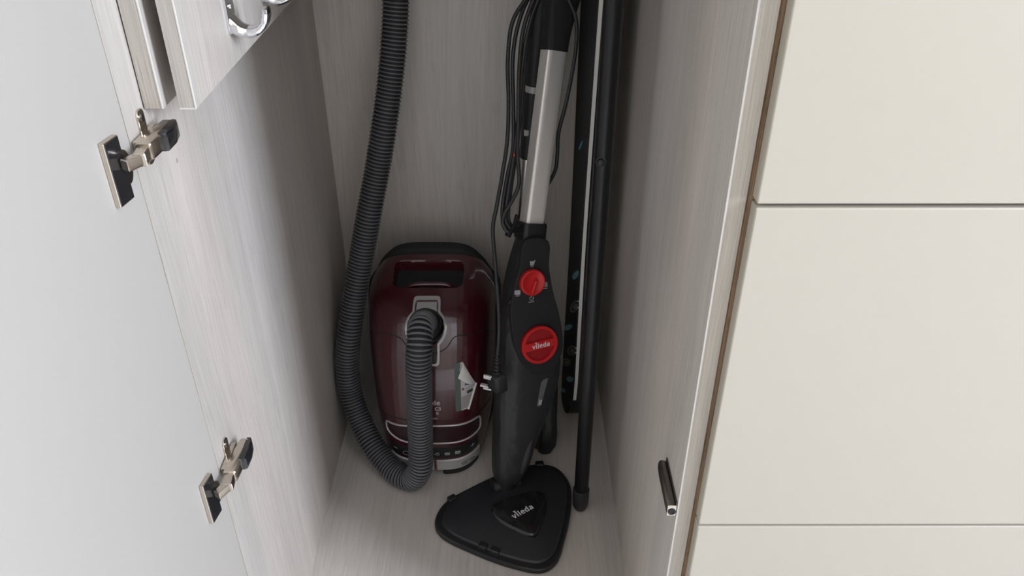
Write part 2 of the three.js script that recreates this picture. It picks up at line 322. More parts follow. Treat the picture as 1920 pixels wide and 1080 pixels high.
// ---------------------------------------------------------------- canister vacuum cleaner, standing on its tail
const font = await new FontLoader().loadAsync('fonts/droid/droid_sans_bold.typeface.json');
function lettering(text, size, depth) {
  const g = new TextGeometry(text, { font, size, depth, curveSegments: 4, bevelEnabled: false });
  g.computeBoundingBox(); const b = g.boundingBox; g.translate(-(b.min.x + b.max.x) / 2, -(b.min.y + b.max.y) / 2, 0); return g;
}
{
  const XC = -0.1555, FX = -0.147, EN = 3.8, EM = 2.1;
  // side profile of the shell (height, z), half width at each height, and the flat underside it rises from
  const hs = [0, 0.05, 0.15, 0.26, 0.317, 0.338, 0.3525, 0.364, 0.373, 0.380, 0.385], zs = [-1.165, -1.168, -1.166, -1.185, -1.225, -1.255, -1.298, -1.337, -1.368, -1.393, -1.415];
  const wh = [0, 0.03, 0.1, 0.2, 0.28, 0.32, 0.345, 0.362, 0.374, 0.381, 0.385], ww = [0.102, 0.112, 0.122, 0.128, 0.1295, 0.1285, 0.126, 0.121, 0.114, 0.105, 0.095];
  const half = h => spline(h, wh, ww), under = h => -1.33 - 0.3 * h;
  const inner = h => h < 0.28 ? h : 0.28 + (h - 0.28) * 0.35;
  const raw = (x, h, f = 1) => { const q = Math.min(1, Math.abs((x - XC) / half(h))), k = f * (1 - q ** EN) ** (1 / EM), hi = inner(h), zi = under(hi); return V(x, hi + (h - hi) * k, zi + (spline(h, hs, zs) - zi) * k); };
  const skinP = (x, h, off = 0) => {                               // a point standing off the shell along its normal
    const p = raw(x, h); if (!off) return p;
    const e = 0.0012, n = raw(x + e, h).sub(raw(x - e, h)).cross(raw(x, Math.min(0.3845, h + e)).sub(raw(x, h - e))).normalize();
    return p.addScaledVector(n, off);
  };
  // rounded-rectangle and circle recesses sunk into the lid
  const sdRR = (x, y, cx, cy, hw, hh2, r) => { const dx = Math.abs(x - cx) - hw + r, dy = Math.abs(y - cy) - hh2 + r; return Math.hypot(Math.max(dx, 0), Math.max(dy, 0)) + Math.min(Math.max(dx, dy), 0) - r; };
  const lidP = (x, h) => {
    const d = sdRR(x - FX, (h - 0.3632) * 3.4, -0.0115, 0, 0.0675, 0.0335, 0.014), c = Math.hypot(x - FX + 0.011, (h - 0.316) * 1.25) - 0.034;
    const off = -0.030 * smooth(-d / 0.005) - 0.022 * smooth(-c / 0.004);
    return skinP(x, h, Math.abs(x - XC) < half(h) * 0.94 ? off : 0);
  };
  const vac = thing('vacuum_cleaner', 'burgundy canister vacuum cleaner standing upright on the wardrobe base, ribbed black hose looped beside it', 'vacuum cleaner', [XC, 0, -1.26]);
  const qs = []; for (let i = -70; i <= 70; i++) qs.push(i / 70 * 0.93); for (const e of [0.955, 0.972, 0.984, 0.992, 0.997, 1]) { qs.push(e); qs.unshift(-e); }
  function shell(h0, h1, n, grow, fn) {
    const rings = [];
    for (let i = 0; i <= n; i++) {
      const h = lerp(h0, h1, 1 - (1 - i / n) ** 1.7), ring = [];
      for (const q of qs) { const x = XC + q * half(h), p = fn(x, h); p.x = XC + q * (half(h) + grow); ring.push(p); }
      const hi = inner(h);
      for (let k = 1; k < 8; k++) ring.push(V(XC + lerp(1, -1, k / 8) * (half(h) + grow), hi, under(hi) - 0.006 * Math.sin(k / 8 * Math.PI)));
      rings.push(ring);
    }
    return skin(rings, true, true, 0.5);
  }
  const lid = part('body_shell', shell(0.012, 0.3775, 220, 0, lidP), M.burgundy, vac, 'glossy burgundy shell');
  part('bumper', shell(0.0, 0.3848, 90, 0.0045, (x, h) => { const f = 0.66 + 0.30 * smooth((h - 0.3715) / 0.011), p = raw(x, h, f); p.y += 0.005 * smooth((h - 0.3735) / 0.009); return p; }), M.blackMatt, vac, 'black rubber bumper around the rim');
  // patches that follow the shell
  const patch = (fx, y0, y1, off, nx, ny) => {                      // fx: [x0,x1]; y0,y1 functions of x; a slab standing off the shell
    const top = [], g = new THREE.BufferGeometry(), pos = [], idx = [];
    for (let j = 0; j <= ny; j++) for (let i = 0; i <= nx; i++) {
      const x = lerp(fx[0], fx[1], i / nx), y = lerp(y0(x), y1(x), j / ny);
      const edge = i === 0 || j === 0 || i === nx || j === ny;
      const p = skinP(FX + x, y, edge ? -0.001 : off); pos.push(p.x, p.y, p.z);
    }
    for (let j = 0; j < ny; j++) for (let i = 0; i < nx; i++) { const a = j * (nx + 1) + i, b = a + 1, c = a + nx + 1, d = c + 1; idx.push(a, b, d, a, d, c); }
    g.setAttribute('position', new THREE.Float32BufferAttribute(pos, 3)); g.setIndex(idx); return toCreasedNormals(g, 0.7);
  };
  const drape = (g, off) => { const p = g.attributes.position; for (let i = 0; i < p.count; i++) { const q = skinP(FX + p.getX(i), p.getY(i), p.getZ(i) + off || 1e-6); p.setXYZ(i, q.x, q.y, q.z); } g.computeVertexNormals(); return g; };
  const seam = (pts, r, off = 0, n = 90) => { const c = new THREE.CatmullRomCurve3(pts.map(p => V(p[0], p[1], 0)), false, 'centripetal').getPoints(n); return tube(c.map(p => skinP(FX + p.x, p.y, off).toArray()), r, n * 2, 6); };
  // carrying handle: black liner at the bottom of the recess, a grip bar across it
  part('handle_recess', drape(new THREE.PlaneGeometry(0.126, 0.0165, 40, 16).translate(-0.0115, 0.3640, 0), -0.0275), M.black, lid, 'black handle recess');
  part('handle_grip', tube([skinP(FX - 0.052, 0.3565, -0.016).toArray(), skinP(FX - 0.042, 0.3572, -0.010).toArray(), skinP(FX - 0.009, 0.3575, -0.008).toArray(), skinP(FX + 0.026, 0.3572, -0.010).toArray(), skinP(FX + 0.036, 0.3565, -0.016).toArray()], 0.0052, 50, 14), M.burgundy, lid);
  // lid seams: thin dark tubes stand in for the shade in the grooves
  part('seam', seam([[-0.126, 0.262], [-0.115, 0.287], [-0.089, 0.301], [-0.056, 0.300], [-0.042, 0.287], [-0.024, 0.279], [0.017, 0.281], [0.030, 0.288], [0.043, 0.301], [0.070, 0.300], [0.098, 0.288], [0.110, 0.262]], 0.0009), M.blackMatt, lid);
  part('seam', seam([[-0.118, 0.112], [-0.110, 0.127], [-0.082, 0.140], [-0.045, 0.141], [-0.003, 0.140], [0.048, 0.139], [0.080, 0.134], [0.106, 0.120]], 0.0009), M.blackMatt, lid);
  // silver keyhole frame around the hose socket
  const key = grow => { const out = []; for (let i = 0; i < 120; i++) { const t = i / 120 * Math.PI * 2, c = Math.cos(t), s = Math.sin(t); const hw = 0.0215 + grow, up = 0.0455 + grow, dn = 0.0635 + grow; const rx = Math.abs(c) > 1e-6 ? hw / Math.abs(c) : 9, ry = (s > 0 ? up : dn) / Math.max(1e-6, Math.abs(s)); const r = Math.max(0.0345 + grow, Math.pow(rx ** -14 + ry ** -14, -1 / 14)); out.push(new THREE.Vector2(-0.0095 + c * r, 0.316 + s * r * (s > 0 ? 0.62 : 0.86))); } return out; };
  {
    const s = new THREE.Shape(key(0.0042)); s.holes.push(new THREE.Path(key(0)));
    part('socket_frame', drape(ext(s, 0.003), -0.0008), M.silver, lid, 'silver frame of the hose socket');
    part('release_button', patch([-0.0295, 0.0105], () => 0.3345, () => 0.3435, 0.0018, 20, 10), M.silver, lid, 'silver release button');
    part('socket_plate', patch([-0.0295, 0.0105], () => 0.2625, () => 0.290, 0.0006, 20, 14), M.black, lid);
    part('socket', drape(new THREE.CircleGeometry(0.033, 40).scale(1, 0.8, 1).translate(-0.011, 0.316, 0), -0.0195), M.black, lid);
  }
  // exhaust grille: frame and honeycomb
  const vy0 = x => 0.0815 + 0.010 * (x / 0.085) ** 4 * (x < 0 ? 1 : 0.6), vy1 = x => 0.128 - 0.006 * (Math.abs(x) / 0.09) ** 3, vx = [-0.094, 0.086];
  part('grille_backing', patch(vx, vy0, vy1, 0.0005, 50, 12), M.blackMatt, lid);
  {
    const cells = [], a = 0.0029, dx = a * 2.02, dy = dx * 0.8660;
    for (let r = 0; r < 12; r++) for (let c = 0; c < 36; c++) {
      const x = vx[0] + 0.002 + c * dx + (r % 2 ? dx / 2 : 0), y = 0.081 + r * dy;
      if (x > vx[1] - 0.002 || y < vy0(x) + 0.001 || y > vy1(x) - 0.001) continue;
      const ring = new THREE.RingGeometry(a * 0.80, a * 1.13, 6, 1, Math.PI / 6); ring.translate(x, y, 0); cells.push(ring);
    }
    const g = drape(merge(cells), 0.0011); const p = part('grille', g, M.burgundy, lid, 'burgundy honeycomb exhaust grille');
    p.userData.kind = 'stuff';
    const pts = []; const N = 40;
    for (let i = 0; i <= N; i++) { const x = lerp(vx[0] + 0.006, vx[1] - 0.006, i / N); pts.push([x, vy1(x)]); }
    pts.push([vx[1] - 0.0015, vy1(0.084) - 0.003]); for (let i = 1; i < 6; i++) pts.push([vx[1], lerp(vy1(0.086) - 0.007, vy0(0.086) + 0.007, i / 6)]);
    pts.push([vx[1] - 0.002, vy0(0.084) + 0.002]);
    for (let i = N; i >= 0; i--) { const x = lerp(vx[0] + 0.008, vx[1] - 0.008, i / N); pts.push([x, vy0(x)]); }
    pts.push([vx[0] + 0.002, vy0(-0.09) + 0.003]); for (let i = 5; i > 0; i--) pts.push([vx[0], lerp(vy1(-0.094) - 0.006, vy0(-0.094) + 0.008, i / 6)]);
    pts.push([vx[0] + 0.002, vy1(-0.092) - 0.0015], pts[0]);
    part('grille_frame', seam(pts, 0.0021, 0.0008, 200), M.silver, lid, 'silver grille frame');
  }
  // control strip and foot pedals
  const cx = [-0.092, 0.084], cy0 = x => 0.0375 + 0.004 * (x / 0.09) ** 2, cy1 = x => 0.071 + 0.003 * (x / 0.09) ** 2;
  part('control_strip', patch(cx, cy0, cy1, 0.001, 50, 8), M.black, lid, 'black control strip');
  part('pedal', patch([-0.092, -0.004], x => 0.010 + 0.002 * (x / 0.09) ** 2, x => 0.0365 + 0.004 * (x / 0.09) ** 2, 0.003, 30, 10), M.silver, vac, 'silver foot pedal');
  part('pedal', patch([-0.001, 0.084], x => 0.010 + 0.002 * (x / 0.09) ** 2, x => 0.0365 + 0.004 * (x / 0.09) ** 2, 0.003, 30, 10), M.silver, vac, 'silver foot pedal');
  part('rear_lip', patch([0.012, 0.080], () => 0.0005, () => 0.010, 0.004, 20, 4), M.blackMatt, vac);
  {
    const icon = (x, y, kind) => {
      const g = [], put = s => g.push(ext(s, 0.0006));
      const tr = (q) => q.translate(x, y, 0);
      if (kind === '-') put(roundRect(-0.004, -0.0006, 0.004, 0.0006, 0.0005));
      if (kind === '+') { put(roundRect(-0.004, -0.0006, 0.004, 0.0006, 0.0005)); put(roundRect(-0.0006, -0.004, 0.0006, 0.004, 0.0005)); }
      if (kind === 'rug') { for (let k = 0; k < 4; k++) put(roundRect(-0.005, -0.003 + k * 0.0018, 0.005, -0.0018 + k * 0.0018, 0.0003)); }
      if (kind === 'sofa') { put(roundRect(-0.0055, -0.002, 0.0055, 0.0008, 0.0006)); put(roundRect(-0.0048, 0.0012, -0.0004, 0.0042, 0.0006)); put(roundRect(0.0004, 0.0012, 0.0048, 0.0042, 0.0006)); put(roundRect(-0.0045, -0.004, 0.0045, -0.0032, 0.0003)); }
      if (kind === 'cog') { g.push(new THREE.TorusGeometry(0.003, 0.0008, 6, 20)); put(roundRect(-0.0062, -0.0008, -0.0034, 0.0008, 0.0004)); }
      if (kind === 'ring') g.push(new THREE.TorusGeometry(0.0062, 0.0006, 6, 30).scale(1, 0.8, 1));
      if (kind === 'power') { g.push(new THREE.TorusGeometry(0.0062, 0.0006, 6, 30).scale(1, 0.8, 1)); put(roundRect(-0.0005, -0.0022, 0.0005, 0.0022, 0.0004)); }
      if (kind === 'oval') { g.push(new THREE.TorusGeometry(0.0075, 0.0005, 6, 36).scale(1.5, 0.6, 1)); put(roundRect(-0.0075, -0.0006, 0.0075, 0.0006, 0.0004)); }
      return tr(merge(g));
    };
    part('control_symbols', drape(merge([icon(-0.079, 0.0575, '-'), icon(-0.058, 0.052, 'ring'), icon(0.003, 0.052, 'cog'), icon(0.022, 0.0525, 'rug'), icon(0.042, 0.0535, 'sofa'), icon(0.070, 0.058, '+')]), 0.0012), M.printGrey, lid, 'grey printed control symbols');
    part('pedal_symbols', drape(merge([icon(-0.066, 0.0225, 'power'), icon(0.060, 0.0225, 'oval')]), 0.0032), M.charcoal, vac);
    const t1 = lettering('Miele', 0.0095, 0.0004).translate(-0.003, 0.182, 0), t2 = lettering('C3', 0.0075, 0.0004).translate(0.0095, 0.1685, 0), t3 = lettering('G', 0.0058, 0.0004).translate(0.008, 0.1585, 0), t4 = lettering('EcoLine', 0.004, 0.0004).translate(-0.002, 0.1465, 0);
    part('lettering', drape(merge([t1, t2, t3, t4]), 0.0004), M.pinkPrint, lid, 'pale pink printed lettering');
  }
  // half-peeled information sticker
  {
    const W = 160, H = 320, c = document.createElement('canvas'); c.width = W; c.height = H; const x = c.getContext('2d');
    x.fillStyle = '#b9b7b3'; x.fillRect(0, 0, W, H);
    x.fillStyle = '#55605c'; x.fillRect(0, 0, 42, H);
    x.fillStyle = '#b9bcc0'; x.font = 'bold 24px sans-serif'; x.fillText('EU', 34, 52);
    x.fillStyle = '#7d88a6'; x.fillRect(50, 92, 18, 12); x.fillRect(44, 112, 22, 4);
    x.fillStyle = '#3c4a68'; x.beginPath(); x.moveTo(70, 150); x.quadraticCurveTo(84, 112, 104, 130); x.lineTo(100, 156); x.closePath(); x.fill();
    x.fillStyle = '#c2c3c6'; x.beginPath(); x.arc(88, 140, 7, 0, 7); x.fill();
    x.fillStyle = '#8a4a3a'; x.beginPath(); x.arc(58, 172, 9, 0, 7); x.fill();
    x.fillStyle = '#5c6270'; x.fillRect(70, 176, 80, 3); x.fillStyle = '#33363c'; x.fillRect(86, 192, 42, 22);
    x.fillStyle = '#4a4d52'; for (let i = 0; i < 13; i++) x.fillRect(46, 222 + i * 7, 92 - (i * 13) % 17, 3);
    const tex = new THREE.CanvasTexture(c); tex.colorSpace = THREE.SRGBColorSpace;
    const poly = [[0.043, 0.261], [0.0585, 0.2585], [0.0795, 0.206], [0.0655, 0.158], [0.0425, 0.1605]];
    const s = new THREE.Shape(poly.map(p => new THREE.Vector2(...p)));
    // fine grid inside the polygon so the sheet follows the shell
    const g = new THREE.PlaneGeometry(1, 1, 14, 24), p = g.attributes.position, uv = g.attributes.uv;
    for (let i = 0; i < p.count; i++) {
      const u = p.getX(i) + 0.5, v = p.getY(i) + 0.5, y = lerp(0.159, 0.260, v);
      const r = y > 0.206 ? lerp(0.0795, 0.0585, (y - 0.206) / 0.0525) : lerp(0.0655, 0.0795, (y - 0.158) / 0.048), X = lerp(0.0427, r, u);
      p.setXYZ(i, X, y, 0); uv.setXY(i, (X - 0.0427) / 0.0395, v);
    }
    part('sticker', drape(g, 0.0005), new THREE.MeshStandardMaterial({ map: tex, roughness: 0.7 }), lid, 'half-peeled paper information sticker');
    const L = (a, b, o) => { const n = 10, q = []; for (let i = 0; i <= n; i++) { const X = lerp(a[0], b[0], i / n), Y = lerp(a[1], b[1], i / n); q.push(skinP(FX + X, Y, o).toArray()); } return q; };
    const flap = new THREE.PlaneGeometry(1, 1, 10, 14), fp = flap.attributes.position;
    for (let i = 0; i < fp.count; i++) {
      const u = fp.getX(i) + 0.5, v = fp.getY(i) + 0.5;
      const a = [lerp(0.0795, 0.0585, v), lerp(0.206, 0.2585, v)], b = [lerp(0.0615, 0.0560, v), lerp(0.213, 0.2575, v)], b2 = v < 0.5 ? [lerp(0.064, 0.048, v * 2), lerp(0.216, 0.232, v * 2)] : [lerp(0.048, 0.0575, v * 2 - 1), lerp(0.232, 0.258, v * 2 - 1)];
      const X = lerp(a[0], b2[0], u), Y = lerp(a[1], b2[1], u); const q = skinP(FX + X, Y, 0.0012 + 0.003 * Math.sin(u * Math.PI * 0.8)); fp.setXYZ(i, q.x, q.y, q.z);
    }
    flap.computeVertexNormals();
    part('sticker_fold', [flap, tube(L([0.0795, 0.206], [0.0650, 0.158], 0.0018), 0.0021, 20, 10)], M.paper, lid, 'curled white edge of the sticker');
  }
  // ribbed hose: rings of a rib profile swept along a curve
  const hosePts = [[-0.157, 0.312, -1.238], [-0.157, 0.330, -1.216], [-0.158, 0.347, -1.193], [-0.159, 0.353, -1.167], [-0.160, 0.338, -1.145], [-0.162, 0.300, -1.133], [-0.164, 0.245, -1.130], [-0.167, 0.185, -1.129], [-0.169, 0.120, -1.124], [-0.173, 0.066, -1.116], [-0.190, 0.032, -1.122], [-0.218, 0.0255, -1.138], [-0.247, 0.034, -1.164], [-0.275, 0.055, -1.192], [-0.301, 0.087, -1.228], [-0.319, 0.132, -1.254], [-0.323, 0.186, -1.267], [-0.314, 0.254, -1.281], [-0.300, 0.326, -1.304], [-0.281, 0.407, -1.327], [-0.262, 0.488, -1.344], [-0.243, 0.565, -1.364], [-0.226, 0.641, -1.378], [-0.212, 0.713, -1.395], [-0.201, 0.783, -1.411], [-0.194, 0.850, -1.425], [-0.189, 0.918, -1.435], [-0.188, 0.985, -1.44]];
  {
    const curve = new THREE.CatmullRomCurve3(hosePts.map(p => V(...p)), false, 'centripetal'); curve.arcLengthDivisions = 2000;
    const Lh = curve.getLength(), pitch = 0.0068, n = Math.floor(Lh / pitch), R = 0.0237;
    const N = V(1, 0, 0), frames = [];
    const ringAt = (u, r, k = 30) => {
      const c = curve.getPointAt(Math.min(1, u)), T = curve.getTangentAt(Math.min(1, u));
      N.addScaledVector(T, -N.dot(T)).normalize(); const B = T.clone().cross(N), out = [];
      for (let i = 0; i < k; i++) { const a = i / k * Math.PI * 2; out.push(c.clone().addScaledVector(N, Math.cos(a) * r).addScaledVector(B, Math.sin(a) * r)); }
      return out;
    };
    const wall = []; for (let i = 0; i <= n; i++) wall.push(ringAt(i * pitch / Lh, 0.0212));
    const hose = part('hose', skin(wall, true, true, 0), M.blackMatt, vac, 'ribbed hose looping to the base and up the left side');
    N.set(1, 0, 0);
    const pos = [], idx = [], prof = [[-0.25, 0.0209], [-0.20, 0.0223], [-0.11, 0.0233], [0, R], [0.11, 0.0233], [0.20, 0.0223], [0.25, 0.0209]];
    for (let i = 0; i < n; i++) {
      const b0 = pos.length / 3;
      for (const [f, r] of prof) for (const q of ringAt(Math.max(0, (i + 0.5 + f) * pitch / Lh), r)) pos.push(q.x, q.y, q.z);
      for (let a = 0; a + 1 < prof.length; a++) for (let k = 0; k < 30; k++) { const p = b0 + a * 30 + k, q = b0 + a * 30 + (k + 1) % 30; idx.push(p, q, q + 30, p, q + 30, p + 30); }
    }
    const rg = new THREE.BufferGeometry(); rg.setAttribute('position', new THREE.Float32BufferAttribute(pos, 3)); rg.setIndex(idx); rg.computeVertexNormals();
    const ribs = part('hose_ribs', rg, M.hose, hose, 'dark grey plastic ribs'); ribs.userData.kind = 'stuff';
    const cuff = (a, b, r0, r1) => cyl(a, b, r0, r1, 36);
    part('hose_cuff', [cuff([-0.157, 0.306, -1.245], [-0.157, 0.329, -1.216], 0.0315, 0.0295), cuff([-0.157, 0.3285, -1.2165], [-0.1575, 0.3375, -1.2055], 0.0295, 0.0250)], M.black, hose, 'black hose connector');
    part('hose_cuff', [cuff([-0.1885, 0.96, -1.437], [-0.188, 1.05, -1.445], 0.0262, 0.0262), cuff([-0.188, 1.045, -1.444], [-0.186, 1.17, -1.462], 0.021, 0.020)], M.black, hose, 'black hose connector');
  }
}

// ---------------------------------------------------------------- steam mop leaning against the back
{
  const J = V(-0.011, 0.04, -1.11), r = V(0.9033, -0.2323, -0.3608), t = V(0.1072, 0.9363, -0.3344), n = V(0.4155, 0.2634, 0.8706);
  const P = (q, s, d = 0) => J.clone().addScaledVector(r, q).addScaledVector(t, s).addScaledVector(n, d);
  const basis = new THREE.Matrix4().makeBasis(r, t, n).setPosition(J);
  const local = (g, q, s, d, spin = 0) => { if (spin) g.rotateZ(spin); g.translate(q, s, d); g.applyMatrix4(basis); return g; };
  const mop = thing('steam_mop', 'black steam mop with red dial, silver shaft and triangular head on the wardrobe base', 'steam mop', [0.0, 0, -1.06]);

  // triangular head: rim plate, sloping top shell, raised centre
  const out = [[-0.141, -1.030], [-0.128, -1.076], [-0.072, -1.122], [-0.008, -1.160], [0.044, -1.178], [0.087, -1.172], [0.113, -1.130], [0.1135, -1.075], [0.098, -1.000], [0.078, -0.943], [0.053, -0.926], [0.002, -0.936], [-0.074, -0.970], [-0.128, -1.004]];
  const oc = new THREE.CatmullRomCurve3(out.map(p => V(p[0], 0, p[1])), true, 'centripetal').getSpacedPoints(96).slice(0, 96).reverse();
  const hc = V(0.012, 0, -1.052);
  const ring = (k, y, ox = 0, oz = 0) => oc.map(p => V(lerp(hc.x, p.x, k) + ox, y, lerp(hc.z, p.z, k) + oz));
  const rim = part('head_rim', skin([ring(0.975, 0.0005), ring(1.0, 0.003), ring(1.0, 0.011), ring(0.985, 0.0135), ring(0.93, 0.0138)], true, true, 0.6), M.black, mop);
  part('head_shell', skin([ring(0.915, 0.012), ring(0.912, 0.0175), ring(0.89, 0.0200), ring(0.80, 0.0225), ring(0.62, 0.027), ring(0.45, 0.031), ring(0.25, 0.033), ring(0.05, 0.0335)], true, true, 0.5), M.charcoal, mop, 'sloping matt black head shell');
  // raised rounded triangle with the lettering
  const tri = [[-0.024, -1.040], [0.012, -1.062], [0.058, -1.072], [0.067, -1.055], [0.056, -1.000], [0.044, -0.979], [0.020, -0.988], [-0.018, -1.017]];
  const tc = new THREE.CatmullRomCurve3(tri.map(p => V(p[0], 0, p[1])), true, 'centripetal').getSpacedPoints(60).slice(0, 60).reverse(), tm = V(0.028, 0, -1.028); for (const p of tc) p.set(tm.x + (p.x - tm.x) * 1.12 - 0.006, 0, tm.z + (p.z - tm.z) * 1.12 - 0.010); tm.add(V(-0.006, 0, -0.010));
  const tr = (k, y) => tc.map(p => V(lerp(tm.x, p.x, k), y, lerp(tm.z, p.z, k)));
  const badge = part('head_badge', skin([tr(1.04, 0.022), tr(1.0, 0.0335), tr(0.95, 0.0365), tr(0.8, 0.0378), tr(0.4, 0.0385), tr(0.05, 0.0386)], true, true, 0.5), M.gloss, mop);
  const brand = (size) => { const g = [lettering('vileda', size, 0.0005)]; const ch = new THREE.Shape(); const a = size * 0.17; ch.moveTo(-a * 1.3, a); ch.lineTo(-a * 0.45, a); ch.lineTo(0, a * 0.2); ch.lineTo(a * 0.45, a); ch.lineTo(a * 1.3, a); ch.lineTo(a * 0.35, -a); ch.lineTo(-a * 0.35, -a); ch.closePath(); const c = ext(ch, 0.0005); g[0].computeBoundingBox(); c.translate(g[0].boundingBox.min.x + size * 0.88, size * 0.66, 0); g.push(c); return merge(g); };
  { const g = brand(0.0112); g.rotateX(-Math.PI / 2); g.rotateY(0.60); g.translate(0.020, 0.0386, -1.034); part('lettering', g, M.print, badge, 'white printed lettering'); }
  // small clips on the rim
  const clip = (x, z, a) => { const g = new RoundedBoxGeometry(0.017, 0.017, 0.013, 3, 0.003); g.rotateY(a); g.translate(x, 0.0155, z); return g; };
  for (const [x, z, a] of [[-0.112, -1.083, 0.65], [-0.050, -0.972, -0.42], [-0.028, -0.962, -0.42], [0.056, -1.172, 0.1]]) part('clip', clip(x, z, a), M.black, rim);

  // body: lofted housing from the swivel to the collar
  const rows = [[-0.012, 0.0025, 0.016, 0.015], [0.0107, 0.0035, 0.0263, 0.025], [0.0436, 0.0056, 0.0335, 0.029], [0.0870, 0.0093, 0.0405, 0.031], [0.1297, 0.0143, 0.049, 0.032], [0.1721, 0.0181, 0.056, 0.032], [0.2142, 0.0207, 0.0595, 0.032], [0.2560, 0.0193, 0.0580, 0.032], [0.2973, 0.0139, 0.0545, 0.032], [0.3481, 0.0043, 0.0470, 0.032], [0.3978, -0.0047, 0.0355, 0.031], [0.4466, -0.0080, 0.0250, 0.027], [0.470, -0.0070, 0.0215, 0.0235], [0.478, -0.0065, 0.0212, 0.0225]];
  const S = rows.map(a => a[0]), col = k => rows.map(a => a[k]), rings = [];
  for (let i = 0; i <= 70; i++) { const s = lerp(S[0], S[S.length - 1], i / 70); rings.push(superRing(P(spline(s, S, col(1)), s, 0), r, n, spline(s, S, col(2)), spline(s, S, col(3)), 3.4, 56)); }
  part('body', skin(rings, true, true, 0.7), M.charcoal, mop, 'charcoal plastic housing');
  part('swivel_joint', [cyl([-0.035, 0.030, -1.100], [0.014, 0.030, -1.119], 0.016, 0.016, 28), superJoint()], M.black, mop);
  function superJoint() { return skin([0, 0.35, 0.7, 1].map((k, i) => superRing(P(0.003, lerp(-0.025, 0.035, k), 0), r, n, [0.014, 0.02, 0.026, 0.022][i], [0.014, 0.02, 0.026, 0.02][i], 2.6, 32))); }
  // front panel
  const po = [[-0.031, 0.4715], [0.0125, 0.4715], [0.0205, 0.4257], [0.0340, 0.3820], [0.0530, 0.3372], [0.0655, 0.2966], [0.0685, 0.2658], [0.0555, 0.2354], [0.0258, 0.2235], [-0.0031, 0.2382], [-0.0249, 0.2694], [-0.0380, 0.3096], [-0.0450, 0.3488], [-0.0430, 0.3872], [-0.0365, 0.4251]];
  const ps = new THREE.Shape(new THREE.CatmullRomCurve3(po.map(p => V(p[0], p[1], 0)), true, 'centripetal').getSpacedPoints(90).map(p => new THREE.Vector2(p.x, p.y)));
  { const g = ext(ps, 0.010, 0.0025); g.translate(0, 0, 0.0245); g.applyMatrix4(basis); part('front_panel', g, M.blackMatt, mop, 'matt black front panel'); }
  const FZ = 0.0345;
  // collar and square silver shaft, black grip above
  const cr = (s, q, w, d) => superRing(P(q, s, 0), r, n, w, d, 5.5, 48);
  part('collar', skin([cr(0.468, -0.0075, 0.0222, 0.0235), cr(0.472, -0.0075, 0.0232, 0.0245), cr(0.496, -0.0075, 0.0232, 0.0240), cr(0.4985, -0.0075, 0.0222, 0.0230)]), M.black, mop);
  part('shaft', skin([cr(0.480, -0.0066, 0.0188, 0.0165), cr(0.795, -0.0018, 0.0195, 0.0165), cr(0.797, -0.0018, 0.0190, 0.016)], true, true, 0.35), M.alu, mop, 'brushed silver aluminium shaft');
  { const hr = []; for (let i = 0; i <= 24; i++) { const k = i / 24, s = lerp(0.790, 0.985, k); hr.push(cr(s, -0.0018 + 0.024 * k ** 2.2, (0.0205 + 0.012 * smooth(k * 1.4)) * (i === 24 ? 0.8 : 1), (0.0172 + 0.004 * k) * (i === 24 ? 0.8 : 1))); } const hd = part('handle_grip', skin(hr, true, true, 0.7), M.blackMatt, mop); part('cord_hook', tube([P(-0.018, 0.878, 0).toArray(), P(-0.034, 0.884, 0.018).toArray(), P(-0.046, 0.894, 0.026).toArray(), P(-0.047, 0.910, 0.028).toArray()], 0.005, 24, 10), M.black, hd); }
  part('cord_hook', tube([P(-0.020, 0.490, 0).toArray(), P(-0.036, 0.487, 0.010).toArray(), P(-0.055, 0.485, 0.018).toArray(), P(-0.060, 0.476, 0.020).toArray()], 0.006, 24, 10), M.black, mop);
  // red selector dial
  { const prof = [[0.0001, 0], [0.0225, 0], [0.0235, 0.002], [0.0235, 0.009], [0.0225, 0.0108], [0.0195, 0.0108], [0.0150, 0.0070], [0.008, 0.0056], [0.0001, 0.0054]].map(p => new THREE.Vector2(...p)); const g = new THREE.LatheGeometry(prof, 48); g.rotateX(Math.PI / 2); const d = part('selector_dial', local(g, -0.012, 0.3985, FZ - 0.001), M.red, mop, 'red selector dial');
    const fin = new RoundedBoxGeometry(0.0062, 0.024, 0.007, 3, 0.0025); part('pointer', local(fin, -0.0085, 0.3915, FZ + 0.0075, -0.25), M.red, d); }
  // red tank cap with two thumb recesses
  { const cq = 0.0165, csn = 0.2835, R = 0.0352; const base = new THREE.LatheGeometry([[0.0001, 0], [R, 0], [R, 0.005], [R - 0.001, 0.0062], [0.0001, 0.0062]].map(p => new THREE.Vector2(...p)), 56); base.rotateX(Math.PI / 2);
    const cap = part('tank_cap', local(base, cq, csn, FZ - 0.002), M.redDeep, mop, 'round red tank cap');
    const rimS = new THREE.Shape(); rimS.absarc(0, 0, R, 0, Math.PI * 2);
    const half = sg => { const h = new THREE.Path(), rr = R - 0.0058, y0 = 0.0068, a0 = Math.asin(y0 / rr); const pts = []; for (let i = 0; i <= 30; i++) { const a = lerp(a0 + 0.03, Math.PI - a0 - 0.03, i / 30); pts.push(new THREE.Vector2(Math.cos(a) * rr, sg * Math.sin(a) * rr)); } h.setFromPoints(pts); return h; };
    rimS.holes.push(half(1), half(-1));
    part('cap_rim', local(ext(rimS, 0.0055, 0.0009, 40), cq, csn, FZ + 0.0035, 0.19), M.red, cap, 'bright red raised rim and bar');
    part('lettering', local(brand(0.0088), cq + 0.0008, csn + 0.0002, FZ + 0.0092, 0.19), M.print, cap, 'white printed lettering'); }
